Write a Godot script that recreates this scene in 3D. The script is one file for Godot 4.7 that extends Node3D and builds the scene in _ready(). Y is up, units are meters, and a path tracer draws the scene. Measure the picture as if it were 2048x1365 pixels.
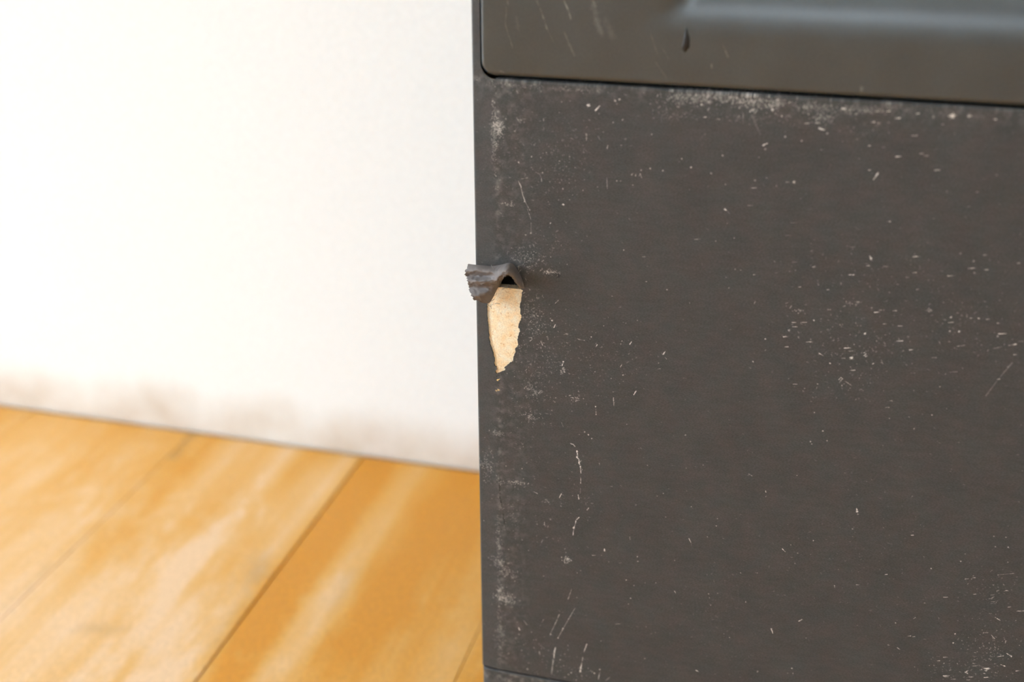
extends Node3D
# A torn patch of foil on the corner of a dark cabinet, a white wall and a wooden floor behind it.
# Metres; the cabinet's front face lies in z = 0, its corner arris at x = 0.008, the floor at y = 0.

const MM := 0.001
const ARRIS := 8.0            # x of the corner arris
const TILT := 6.0            # the narrow facet left of the arris is turned by this many degrees
const FRONT_TOP := 326.9      # upper edge of the lower front
const FRONT_BOTTOM := 70.4
const SLOT_LOW := 249.6       # the joint between the two boards under the foil
const SLOT_HIGH := 257.5
const WIDTH := 600.0
const HEIGHT := 720.0
const DEPTH := 255.0
const WALL_Z := -266.0
const TEXTURE_MM := 260.0     # side of the square that the foil's texture covers

# colours (sRGB) and dials
const FOIL := Color(0.270, 0.267, 0.264)
const PANEL := Color(0.203, 0.226, 0.234)
const FLAP_GREY := Color(0.46, 0.43, 0.418)   # foil greyed by the pull, with the light it catches painted in
const BOARD := Color(0.945, 0.855, 0.715)
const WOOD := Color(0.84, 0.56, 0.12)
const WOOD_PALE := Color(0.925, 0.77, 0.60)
const WALL := Color(0.945, 0.94, 0.93)
const GRIME_SHADE := Color(0.815, 0.752, 0.685)
const WOOD_ROUGH := 0.38
const EXPOSURE := 14.2
const SCOOP_LOW := 345.0
const SCOOP_BEND := 11.0
const SCOOP_SLOPE := 0.40
# pale streaks along the boards: place in x (mm), width (mm), strength
const STREAKS := [-215.0, 11.0, 0.3, -187.0, 14.0, 0.2, -122.0, 12.0, 0.28, -240.0, 30.0, 0.15, -300.0, 30.0, 0.1, -90.0, 16.0, -0.3, -148.0, 12.0, -0.25, -203.0, 5.0, -0.2, -275.0, 12.0, -0.15, -172.0, 7.0, 0.3]
# paler patches in the boards' colour, mostly away from the wall: x, z to x, z (mm), width, strength in per cent
const PALE_FADE := [-250.0, -20.0, -330.0, -90.0, 110, 45, -190.0, -10.0, -215.0, -120.0, 60, 45, -130.0, -20.0, -122.0, -110.0, 30, 30, -330.0, -150.0, -420.0, -200.0, 60, 20, -100.0, -20.0, -60.0, -60.0, 60, 25]
# grey smudges on the boards: x, z to x, z (mm), width, strength in per cent
const SMUDGES := [-246.0, -54.0, -221.0, -59.0, 5, 20, -176.0, -130.0, -174.0, -122.0, 12, 30, -292.0, -264.0, -289.0, -235.0, 8, 30, -168.0, -60.0, -170.0, -100.0, 8, 22, -120.0, -132.0, -119.0, -118.0, 12, 15, -298.0, -56.0, -296.0, -95.0, 6, 15]
# the room
const LEFT := -2.0
const RIGHT := 2.0
const FRONT := 3.2
const CEILING := 2.5
const DOOR_NEAR := 0.15
const DOOR_FAR := 1.85
const DOOR_TOP := 2.1
const PANE_LEFT := -0.55  # window added behind the camera, sized for the upper front's highlight
const PANE_RIGHT := 0.75
const PANE_LOW := 1.4
const PANE_HIGH := 2.05

const CHIPS := [
	334,3199,334,3199,13,100,359,3183,372,3199,5,100,425,3220,425,3220,9,70,439,3225,439,3225,9,80,431,3210,431,3210,5,50,330,3098,330,3077,5,35,
	371,3093,377,3082,3,50,403,3054,405,3065,4,55,189,3023,189,3023,5,60,136,3004,136,3004,6,80,169,3004,169,3004,5,50,272,3015,272,3015,6,50,
	90,2980,90,2980,7,70,76,3091,76,3091,7,50,178,3143,178,3132,3,50,176,2949,176,2949,7,60,151,2950,165,2944,2,40,165,2944,172,2930,2,40,
	172,2930,174,2913,2,40,88,2913,97,2895,4,50,97,2895,104,2863,4,50,104,2863,113,2838,4,50,113,2838,130,2808,4,50,122,2927,99,2921,3,40,
	252,2839,252,2839,10,95,250,2897,250,2897,8,55,322,2897,322,2897,6,70,272,2920,272,2920,5,60,285,2876,285,2876,5,50,275,2859,275,2859,5,50,
	198,2845,198,2845,5,40,405,2947,408,2910,3,45,440,2941,440,2941,7,60,454,2942,454,2942,6,50,491,2966,496,2973,3,55,505,2964,506,2971,3,55,
	517,2964,521,2972,3,60,521,2972,527,2958,3,60,523,2986,523,2986,6,60,555,2994,555,2994,7,70,497,2930,497,2930,5,60,373,2914,373,2914,5,50,
	554,3113,554,3113,5,70,453,3157,453,3157,7,60,421,3146,421,3146,5,70,451,3068,451,3068,6,45,241,3205,241,3205,6,45,271,3209,271,3209,5,45,
	233,3167,233,3167,5,45,254,3257,254,3257,5,50,371,3172,371,3172,5,40,236,2996,236,2996,7,50,234,2987,234,2987,5,50,262,2979,262,2979,4,60,
	292,2977,292,2977,4,60,388,3110,388,3110,5,40,465,3091,465,3091,8,35,145,3048,145,3048,8,35,321,3034,321,3034,8,30,714,3224,714,3224,9,80,
	598,3207,600,3200,3,50,723,3183,732,3184,3,70,771,3179,779,3180,3,80,836,3189,841,3196,3,80,852,3206,855,3167,2,35,874,3211,879,3219,3,60,
	879,3219,893,3222,3,60,893,3222,896,3216,3,60,896,3216,889,3207,3,60,884,3216,884,3216,11,60,861,3261,861,3261,13,75,874,3250,874,3250,9,60,
	856,3243,856,3243,9,45,945,3222,945,3222,11,90,951,3266,951,3266,8,70,977,3203,977,3203,7,70,1050,3183,1065,3185,3,65,1085,3187,1099,3188,3,65,
	1099,3170,1116,3166,5,100,1126,3155,1126,3155,8,60,994,3135,994,3135,8,80,1048,3125,1048,3125,6,90,939,3110,925,3101,4,75,934,3089,934,3089,7,60,
	795,3057,795,3057,7,75,660,3036,660,3036,7,70,692,3008,692,3008,8,85,598,2990,598,2990,7,70,762,2992,762,2992,8,50,812,2958,812,2958,6,60,
	909,2980,909,2980,7,60,946,2991,946,2991,5,60,1037,2984,1037,2984,10,90,1010,2981,1023,2983,3,40,896,2952,914,2954,3,50,981,2966,981,2966,7,40,
	692,2929,692,2929,5,40,817,2870,817,2870,8,95,916,3060,916,3060,6,40,1112,3100,1118,3100,3,40,899,2890,908,2891,3,35,733,3125,733,3125,5,35,
	882,3198,913,3137,7,14,1162,3240,1178,3242,3,90,1167,3237,1176,3238,3,80,1189,3237,1189,3237,12,50,1209,3225,1209,3225,10,45,1267,3236,1276,3237,3,75,
	1301,3239,1311,3240,3,80,1294,3229,1303,3230,3,40,1330,3218,1344,3220,3,85,1259,3201,1268,3202,3,70,1280,3199,1287,3200,3,50,1311,3203,1311,3203,8,35,
	1391,3237,1402,3239,3,80,1445,3231,1445,3231,8,50,1501,3237,1501,3237,18,100,1489,3236,1512,3239,3,60,1550,3240,1550,3240,12,75,1547,3240,1559,3241,3,60,
	1623,3234,1631,3235,3,85,1470,3208,1477,3209,3,50,1385,3165,1403,3167,3,60,1260,3124,1267,3124,3,70,1348,3094,1364,3096,3,90,1420,3109,1429,3110,3,85,
	1433,3103,1445,3104,3,40,1473,3058,1489,3060,3,80,1270,3043,1276,3044,3,85,1288,3012,1299,3033,5,80,1349,2873,1358,2874,3,85,1657,3056,1662,3057,3,60,
	1516,3181,1516,3181,6,30,1221,3142,1221,3142,7,30,1609,2996,1616,2997,3,30,1490,2896,1497,2896,3,30,253,2839,253,2839,9,95,111,2838,111,2838,7,70,
	121,2811,128,2793,2,45,128,2793,135,2772,2,45,135,2761,135,2723,2,30,135,2721,135,2721,7,60,115,2712,115,2712,7,50,206,2765,206,2765,7,70,
	258,2779,264,2772,2,45,209,2636,209,2636,5,60,270,2614,270,2614,4,80,474,2689,474,2689,6,70,560,2577,560,2577,6,70,635,2553,635,2553,6,70,
	438,2507,438,2507,5,60,718,2512,718,2512,5,50,228,2456,239,2469,3,60,157,2470,157,2470,5,40,163,2398,163,2398,8,60,217,2386,217,2386,8,85,
	224,2358,230,2372,3,80,164,2343,164,2343,9,50,411,2387,411,2387,5,60,534,2423,534,2423,5,50,268,2437,268,2437,5,40,540,2669,550,2671,3,30,
	366,2336,366,2336,6,95,314,2323,322,2320,3,50,322,2320,342,2319,3,50,383,2297,389,2307,3,80,174,2297,181,2281,3,80,129,2306,139,2307,3,50,
	139,2307,141,2299,3,50,141,2299,133,2292,3,50,263,2334,276,2340,3,50,262,2222,258,2204,5,80,481,2333,481,2333,5,80,477,2321,477,2321,6,50,
	510,2323,517,2337,3,85,634,2298,641,2310,5,95,641,2288,648,2280,2,50,619,2260,619,2260,6,50,618,2236,626,2238,3,50,479,2228,484,2239,3,75,
	490,2195,490,2195,7,80,384,2195,384,2195,5,70,446,2176,446,2176,5,60,533,2117,541,2134,4,75,455,2119,455,2119,5,50,457,2095,460,2061,3,55,
	460,2074,466,2079,2,50,389,2048,389,2048,7,95,391,2039,393,2014,3,55,235,2065,235,2065,5,80,231,2047,231,2047,6,50,220,2009,220,2009,8,40,
	154,1959,154,1959,5,60,171,1970,171,1970,5,50,185,1970,185,1970,5,50,365,1922,365,1922,7,90,351,1933,351,1933,7,70,379,1908,379,1908,7,70,
	296,1872,308,1871,3,70,259,1961,266,1944,3,35,299,2016,299,2016,5,40,512,1989,512,1989,5,60,734,1975,734,1975,7,50,200,2320,203,2306,3,40,
	413,2266,413,2266,4,50,365,2220,365,2220,6,40,297,1873,307,1871,4,60,307,1871,315,1862,4,60,322,1844,325,1824,5,95,325,1824,322,1817,5,95,
	322,1817,331,1807,5,95,331,1807,332,1790,5,95,332,1790,337,1777,4,95,337,1777,340,1746,4,95,340,1805,334,1794,2,70,345,1765,340,1751,2,60,
	340,1728,340,1701,3,65,340,1683,339,1655,2,30,331,1647,334,1627,4,75,337,1542,325,1526,3,90,325,1526,320,1497,3,90,320,1499,316,1488,6,100,
	317,1487,314,1454,3,70,255,1619,263,1639,3,75,150,1632,166,1625,3,50,369,1583,375,1593,4,80,309,1639,309,1639,4,70,262,1583,262,1583,7,40,
	264,1595,264,1595,5,40,220,1513,220,1513,8,45,196,1497,196,1483,3,50,165,1480,165,1480,7,40,444,1406,444,1406,7,85,395,1370,408,1373,3,60,
	432,1377,432,1377,5,50,463,1351,463,1351,5,50,577,1396,577,1396,5,70,581,1375,581,1375,5,60,287,1365,287,1365,5,60,281,1381,281,1381,5,50,
	184,1393,189,1410,3,40,37,1733,37,1733,6,70,103,1731,103,1731,5,70,109,1685,109,1685,5,60,54,1658,54,1658,5,60,104,1393,104,1393,5,50,
	47,1337,47,1337,5,60,131,1347,131,1347,5,50,-60,1455,-60,1455,5,60,411,1804,413,1794,3,50,598,1822,598,1822,6,50,561,1637,561,1637,7,40,
	543,1484,545,1470,3,35,642,1691,642,1691,5,50,169,1796,176,1787,2,35,263,1049,254,1019,3,50,254,1019,224,935,3,50,227,939,227,939,7,80,
	330,1096,301,1028,3,50,301,1028,280,978,3,50,280,978,260,928,3,50,280,981,280,981,8,80,260,927,260,927,7,90,249,874,244,843,5,90,
	244,843,243,817,5,90,241,808,238,777,5,50,238,777,234,729,5,50,383,919,372,876,4,75,364,813,358,768,5,90,368,846,364,816,3,50,
	442,798,442,798,8,90,419,773,419,773,9,90,437,744,443,787,3,60,486,767,470,745,3,50,179,835,182,821,3,70,189,855,189,855,6,40,
	271,814,271,814,7,80,88,948,92,934,5,75,90,910,90,910,8,60,-4,917,-4,917,6,60,127,732,127,732,9,65,102,828,102,828,7,60,
	165,897,165,897,7,45,145,933,145,933,8,40,320,754,320,754,8,90,308,742,308,742,7,80,292,724,292,724,7,60,443,1411,444,1401,5,90,
	283,1382,283,1382,5,50,537,1276,537,1276,7,80,569,1255,569,1255,7,55,558,1190,558,1190,8,70,550,1159,550,1159,6,50,314,1190,299,1134,3,45,
	195,1231,195,1231,8,40,335,1273,335,1273,5,70,349,1287,349,1287,5,60,46,1337,46,1337,5,60,130,1347,130,1347,6,50,443,949,443,949,6,60,
	500,1048,522,1054,3,40,109,990,124,969,3,40,190,994,196,1010,3,40,336,1150,336,1150,5,50,613,1277,613,1277,5,60,656,1285,656,1285,5,50,
	627,1060,627,1060,6,40,666,1038,666,1038,5,40,629,897,629,897,6,60,578,1398,578,1398,6,60,579,1375,579,1375,6,60,399,1371,399,1371,4,50,
	1308,2747,1314,2737,6,80,1446,2758,1467,2761,3,70,1302,2711,1312,2713,3,70,1360,2715,1372,2716,3,40,1133,2691,1133,2691,8,45,1247,2673,1265,2675,3,95,
	1452,2701,1463,2703,3,60,1563,2701,1588,2705,3,55,1625,2734,1646,2738,3,70,1636,2761,1636,2761,7,60,1644,2721,1644,2721,7,60,1674,2734,1685,2736,3,60,
	1769,2767,1777,2768,3,60,1592,2783,1592,2783,7,50,1663,2785,1674,2786,3,40,1182,2611,1189,2612,3,60,1436,2683,1436,2683,6,50,1473,2642,1481,2643,3,40,
	1387,2623,1387,2623,6,40,1194,2538,1203,2539,3,60,1348,2545,1364,2548,3,95,1363,2555,1370,2556,3,70,1337,2560,1337,2560,6,50,1406,2557,1418,2559,3,55,
	1151,2493,1151,2493,7,95,1052,2537,1052,2537,4,60,1078,2476,1092,2478,3,60,1081,2460,1097,2462,3,60,1108,2480,1126,2482,3,50,1071,2445,1071,2445,10,60,
	1054,2418,1072,2421,3,85,992,2402,992,2402,7,90,1133,2407,1151,2410,3,60,1061,2379,1073,2381,3,60,1181,2369,1197,2361,3,70,1264,2399,1286,2403,3,85,
	1281,2390,1296,2392,3,40,1295,2417,1295,2417,6,60,1326,2462,1326,2462,10,100,1595,2554,1595,2554,8,85,1590,2534,1606,2537,3,60,1599,2503,1599,2503,7,80,
	1628,2505,1628,2505,8,90,1656,2558,1663,2559,3,60,1683,2560,1683,2560,8,90,1706,2559,1715,2561,3,60,1752,2511,1777,2515,3,85,1752,2502,1752,2502,7,70,
	1743,2549,1750,2550,3,50,1792,2473,1813,2480,4,75,1819,2491,1832,2493,3,50,1631,2450,1654,2457,3,50,1748,2456,1772,2466,3,35,1432,2446,1453,2450,3,70,
	1479,2418,1491,2421,3,70,1292,2364,1292,2364,14,100,1258,2359,1271,2361,3,50,1222,2335,1222,2335,7,95,1367,2352,1367,2352,7,80,957,2309,957,2309,7,80,
	1293,2316,1310,2319,3,60,1259,2275,1265,2285,3,50,1265,2285,1272,2280,3,50,1272,2280,1264,2272,3,50,1282,2271,1304,2258,3,45,1272,2253,1272,2253,6,80,
	1104,2237,1117,2239,3,90,1188,2249,1188,2249,7,60,1145,2225,1145,2225,6,50,1556,2398,1569,2400,3,50,1382,2505,1392,2507,3,50,1431,2503,1445,2505,3,50,
	1813,2441,1822,2442,3,60,1802,2393,1802,2393,8,40,1775,2343,1784,2345,3,60,1750,2277,1778,2342,4,22,1778,2342,1813,2411,4,22,1618,2350,1644,2355,3,25,
	1597,2291,1597,2291,7,50,1440,2215,1447,2216,3,50,1428,2187,1440,2189,3,60,1325,2205,1325,2205,6,40,1190,2133,1190,2133,6,60,1447,2145,1447,2145,6,50,
	1512,2160,1512,2160,6,50,1586,2178,1586,2178,7,70,1630,2209,1630,2209,4,40,1535,2116,1535,2116,7,50,1227,2063,1227,2063,7,80,1188,2013,1188,2013,7,70,
	1245,2025,1245,2025,6,70,1193,2004,1193,2004,6,50,1047,1777,1047,1777,6,60,1050,1755,1050,1755,4,60,1379,1757,1383,1744,6,95,1387,1733,1387,1733,7,50,
	1375,1666,1375,1666,6,60,1483,1690,1483,1690,4,60,1589,1755,1589,1755,4,50,1582,1674,1591,1676,3,80,1588,1692,1588,1692,4,50,1610,1724,1610,1724,4,50,
	1240,1590,1240,1590,6,70,1160,1556,1160,1556,6,50,1131,1533,1143,1521,3,75,1189,1524,1189,1524,7,50,1183,1475,1183,1475,6,40,1046,1405,1046,1405,4,50,
	1514,1485,1522,1487,3,90,1672,1542,1672,1542,6,80,1779,1626,1779,1626,6,50,1769,1592,1769,1592,7,70,1864,1718,1864,1718,6,60,1904,1721,1904,1721,7,60,
	1875,1675,1875,1675,6,60,1918,1681,1918,1681,7,80,1927,1617,1927,1617,6,50,1904,1769,1904,1769,4,40,1903,1556,1955,1573,2,45,1903,1556,1903,1556,4,70,
	1818,1527,1828,1530,3,60,1796,1518,1807,1521,3,50,1910,1487,1917,1489,3,60,1939,1493,1947,1494,3,70,1733,1423,1747,1426,3,95,1671,1384,1671,1384,6,50,
	1338,1401,1342,1390,3,60,1417,1420,1428,1422,3,50,1832,1455,1842,1458,3,50,1899,1435,1909,1437,3,50,1960,1422,1969,1425,3,50,1992,1410,2017,1416,3,80,
	1922,1369,1942,1358,3,80,1224,1211,1235,1219,4,70,1123,1151,1130,1131,4,95,1579,1273,1579,1273,6,80,1641,1304,1646,1312,3,60,1730,1325,1730,1325,4,60,
	1798,1327,1798,1327,4,50,1631,1220,1641,1223,3,60,1648,1220,1656,1223,3,50,1797,1265,1797,1265,8,85,1796,1222,1796,1222,8,90,1832,1224,1832,1224,4,60,
	1894,1290,1911,1294,3,70,1922,1287,1937,1271,3,50,1921,1248,1921,1248,6,50,1601,1158,1611,1151,3,60,1566,1164,1566,1164,8,50,1751,1126,1761,1129,3,75,
	1772,1148,1787,1152,3,50,1876,1193,1883,1194,3,50,1882,1159,1882,1159,6,60,1933,1175,1933,1175,6,60,1958,1190,1979,1199,3,80,1988,1213,2007,1203,5,100,
	1976,1157,1992,1153,4,75,1879,1129,1893,1132,3,70,1922,1127,1936,1129,7,100,1936,1129,1929,1118,7,100,1914,1119,1914,1119,7,70,1864,1102,1860,1094,5,90,
	1860,1094,1869,1089,5,90,1930,1084,1945,1089,3,85,1784,1060,1805,1066,3,95,1785,1056,1801,1060,3,80,1813,1050,1828,1054,3,40,1965,1116,1965,1116,6,50,
	2035,1139,2049,1143,3,70,1872,1074,1885,1077,3,60,1870,1059,1881,1062,3,60,1922,1102,1928,1104,3,60,1219,974,1219,974,8,80,1226,950,1226,950,6,60,
	1087,929,1087,929,8,50,1893,1464,1905,1467,3,35,1888,1446,1900,1449,3,35,978,1843,992,1837,3,65,785,1496,790,1473,2,25,876,1594,876,1594,6,70,
	877,1627,877,1627,5,60,1046,1782,1048,1774,3,60,1050,1754,1050,1754,4,50,845,1538,845,1538,5,60,983,1394,983,1394,5,90,1047,1406,1047,1406,5,50,
	1154,1864,1154,1864,5,70,746,1832,746,1832,4,50,808,1856,808,1856,5,50,665,1707,665,1707,5,70,775,1664,775,1664,5,70,679,1601,679,1601,5,50,
	725,1406,725,1406,7,45,775,1517,784,1501,3,90,868,1271,868,1271,5,90,872,1253,872,1253,5,75,879,1219,879,1219,5,60,733,1259,738,1250,3,70,
	1013,1266,1014,1259,2,80,964,1075,964,1075,5,80,1223,1209,1235,1218,3,75,843,881,853,877,4,75,1086,925,1089,934,3,55,1258,1134,1258,1134,4,70,
	941,1089,941,1089,5,50,1339,1400,1340,1392,3,80,1219,974,1219,974,5,80,1226,950,1226,950,5,60,1205,946,1205,946,6,40,705,1245,705,1245,3,50,
	902,1280,902,1280,7,35,813,2869,821,2867,3,90,827,2863,834,2855,2,40,828,2820,828,2820,4,50,856,2769,856,2769,5,60,794,2752,794,2752,5,55,
	721,2752,741,2755,3,35,868,2655,868,2655,7,40,886,2653,891,2653,3,40,931,2641,939,2642,3,55,1059,2700,1075,2702,3,25,1118,2747,1118,2747,9,25,
	1128,2689,1134,2694,3,55,1086,2611,1094,2612,3,50,851,2583,851,2583,6,50,1040,2841,1063,2844,3,20,1027,2794,1043,2796,3,20,838,2621,838,2621,5,35,
	1052,2666,1052,2666,5,40,893,2890,909,2892,3,25,1241,2772,1257,2774,3,30]
const SPECKLE := [
	15,3101,20,25,16,50,0,3061,10,144,15,32,8,3090,22,71,8,35,53,2822,22,7,2,40,58,3252,105,9,6,20,266,3250,169,10,7,25,
	100,3131,14,9,2,30,235,3014,112,143,20,20,58,3044,89,181,20,16,739,3252,134,16,26,40,868,3247,63,23,16,50,949,3238,35,19,8,55,
	1074,3237,77,19,14,35,1109,3206,40,19,6,40,659,3234,78,20,12,40,612,3184,66,20,6,20,905,3190,219,20,12,18,1219,3242,91,13,10,35,
	1370,3248,147,13,6,20,1241,3182,76,39,4,20,206,2579,29,7,6,50,125,2619,59,50,16,30,140,2405,45,81,14,30,205,2684,94,76,6,20,
	260,2186,15,15,3,50,310,2075,23,17,3,55,130,2093,16,13,3,40,161,2080,19,11,3,40,132,1969,20,13,3,45,171,2241,121,176,32,26,
	398,2248,184,186,15,20,134,2025,78,175,12,25,205,1592,16,9,2,40,290,1325,12,15,2,50,89,1664,28,6,3,50,-43,1716,34,69,14,33,
	5,1875,24,11,4,30,3,1382,13,123,6,30,32,1652,73,9,4,30,0,1269,30,30,5,35,52,1511,50,96,8,22,255,1614,198,235,12,20,
	289,1330,16,16,2,60,31,1082,43,26,18,50,31,1239,24,44,6,40,69,1207,28,33,4,30,17,1119,19,23,5,40,10,853,29,149,12,24,
	214,808,166,119,7,40,358,762,94,35,3,50,4,1332,12,110,5,30,3,1083,7,351,11,34,1278,2570,29,10,2,45,1526,2573,7,7,1,50,
	1096,2520,15,11,1,40,1339,2383,14,10,1,70,1291,2414,239,147,22,28,1658,2539,159,134,9,25,1354,2694,321,74,9,25,1259,2249,148,58,4,25,
	1921,1211,100,122,12,35,1895,1477,84,130,8,30,1873,1110,163,55,8,35,1449,1493,357,338,15,16,895,1180,208,223,15,14]
const CRACKS_DENT_SHADE := [  # dark cracks, plus a round spot that paints the shade inside a dent
	8,1685,13,1661,4,80,9,1649,12,1579,5,55,13,1579,19,1538,5,75,24,1503,29,1459,5,70,67,1649,65,1611,3,40,31,1459,33,1436,4,30,
	238,2567,238,2567,17,35,184,2560,184,2560,3,20,0,2127,9,2131,3,60]
const BARE_CHIPS := [
	4,2111,14,2117,5,100,7,2071,7,2071,5,80,-1,2064,13,2069,5,100]
const PANEL_SCRATCHES := [
	51,3533,53,3521,4,40,47,3513,43,3456,3,22,43,3456,55,3416,4,25,57,3413,68,3380,3,20,151,3539,159,3520,3,60,162,3515,176,3479,4,33,
	176,3479,187,3448,4,33,187,3448,212,3402,4,14,244,3541,261,3504,3,55,261,3504,267,3484,3,55,342,3532,356,3477,19,20,356,3477,372,3438,19,20,
	385,3481,409,3433,21,14,340,3546,349,3526,7,35,246,3440,263,3401,5,20,263,3401,281,3365,7,24,27,3298,35,3295,5,50,83,3479,87,3443,13,10,
	769,3426,789,3386,3,35,738,3358,739,3347,5,40,1215,3310,1215,3303,10,35,574,3404,597,3370,3,20,533,3450,561,3380,2,15,556,3356,595,3304,2,15]
const FLAP := [ # torn tongue, millimetres: x, y, z for each of seven rows, column by column
	-1.7,258.5,1.5, -2.2,256.6,4.5, -2.2,254.0,3.4, -0.7,253.6,6.4, -0.5,250.2,4.8, 1.4,248.8,7.8, 1.7,246.3,6.5,
	-0.2,258.4,1.5, 0.4,257.5,5.2, 0.0,254.7,3.6, 1.4,254.2,7.0, 1.3,250.6,5.0, 2.8,249.2,8.0, 3.0,246.3,6.5,
	1.8,258.4,1.5, 3.0,258.0,5.6, 2.4,254.9,4.0, 3.8,254.4,7.4, 3.5,250.8,5.2, 4.8,249.4,7.8, 4.8,245.2,5.5,
	4.0,258.3,1.2, 5.4,258.2,6.0, 5.0,255.3,4.4, 6.2,254.8,7.6, 5.9,251.3,5.4, 6.6,249.2,6.8, 6.3,244.0,2.6,
	7.1,258.2,0.8, 8.1,258.3,6.2, 7.8,255.9,5.2, 8.4,255.1,7.4, 8.0,251.9,5.4, 8.1,248.8,4.6, 7.1,245.2,0.8,
	9.5,258.7,0.4, 10.1,258.8,6.0, 10.2,257.5,7.0, 10.1,255.9,7.6, 9.7,253.5,6.0, 9.0,250.8,3.8, 8.3,247.8,0.6,
	11.0,259.1,0.4, 12.0,260.0,6.6, 12.4,259.6,9.4, 12.3,258.2,9.9, 11.6,256.2,8.3, 10.6,253.4,5.4, 9.6,250.4,1.8,
	13.2,259.8,0.1, 13.9,260.8,5.0, 14.5,261.2,8.5, 14.7,261.0,10.4, 14.6,260.2,10.9, 14.3,259.2,10.4, 13.8,257.8,9.4,
	15.2,259.2,0.0, 15.7,260.2,4.5, 16.3,260.8,8.0, 16.4,260.8,9.9, 16.3,260.5,10.6, 16.1,259.8,10.4, 15.8,258.9,9.7,
	17.1,256.4,0.0, 17.4,257.2,3.3, 17.6,257.8,5.9, 17.5,258.1,7.6, 17.3,258.0,8.0, 16.9,257.7,7.8, 16.6,257.1,7.3,
	18.6,253.2,0.0, 18.6,253.8,1.9, 18.4,254.2,3.4, 18.1,254.4,4.5, 17.8,254.2,4.7, 17.4,253.9,4.4, 17.1,253.4,3.9,
	19.4,250.1,0.0, 18.9,250.4,0.4, 18.6,250.5,0.7, 18.3,250.7,0.9, 18.1,250.6,0.8, 17.8,250.5,0.6, 17.6,250.2,0.2]

const HOLE := [ # outline of the torn hole in the unrolled foil, millimetres from the arris and above the floor
	1.85, 249.84, 2.93, 253.44, 4.56, 254.49, 6.27, 254.45, 7.98, 252.17, 9.69, 250.16, 10.45, 249.64, 10.26, 247.63, 9.96, 244.98, 9.63, 242.73,
	9.63, 240.1, 10.27, 238.34, 9.21, 236.59, 9.0, 234.6, 9.63, 232.86, 8.72, 230.57, 8.53, 228.68, 8.91, 227.27, 7.7, 225.33, 7.92, 224.02,
	7.05, 222.02, 6.83, 219.89, 5.31, 218.85, 3.79, 217.18, 3.58, 215.55, 1.79, 214.62, 0.49, 213.77, -0.31, 214.08, 0.3, 216.52, -0.59, 217.34,
	-0.77, 220.18, -1.43, 223.23, -2.43, 225.8, -2.71, 229.51, -2.87, 233.1, -3.44, 236.23, -3.4, 239.31, -3.37, 241.56, -2.94, 244.07, -2.1, 247.22,
	-1.08, 248.78]

var rng := RandomNumberGenerator.new()
var path: Array = []          # the cabinet's outline from its left side round the corner to the right: [s, x, z, angle of the normal]


# ---------------------------------------------------------------- helpers

func noise_field(seed_: int, frequency: float, octaves := 4) -> FastNoiseLite:
	var n := FastNoiseLite.new()
	n.seed = seed_
	n.noise_type = FastNoiseLite.TYPE_SIMPLEX_SMOOTH
	n.frequency = frequency
	n.fractal_octaves = octaves
	return n


func noise_bytes(n: FastNoiseLite, w: int, h: int, from_w := 0, from_h := 0) -> PackedByteArray:
	var im := n.get_image(from_w if from_w else w, from_h if from_h else h, false, false, true)
	im.convert(Image.FORMAT_L8)
	if im.get_width() != w or im.get_height() != h:
		im.resize(w, h, Image.INTERPOLATE_CUBIC)
	return im.get_data()


func start() -> SurfaceTool:
	var st := SurfaceTool.new()
	st.begin(Mesh.PRIMITIVE_TRIANGLES)
	return st


func put(st: SurfaceTool, p: Vector3, n: Vector3, uv := Vector2.ZERO) -> void:
	st.set_normal(n)
	st.set_uv(uv)
	st.add_vertex(p)


func tri(st: SurfaceTool, p: Array, n: Array, uv: Array) -> void:
	var facing: Vector3 = (p[2] - p[0]).cross(p[1] - p[0])
	var order := [0, 1, 2] if facing.dot(n[0] + n[1] + n[2]) >= 0.0 else [0, 2, 1]
	for k in order:
		put(st, p[k], n[k], uv[k])


func quad(st: SurfaceTool, a: Vector3, b: Vector3, c: Vector3, d: Vector3, n: Vector3, uv := [Vector2.ZERO, Vector2.ZERO, Vector2.ZERO, Vector2.ZERO]) -> void:
	tri(st, [a, b, c], [n, n, n], [uv[0], uv[1], uv[2]])
	tri(st, [a, c, d], [n, n, n], [uv[0], uv[2], uv[3]])


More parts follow.
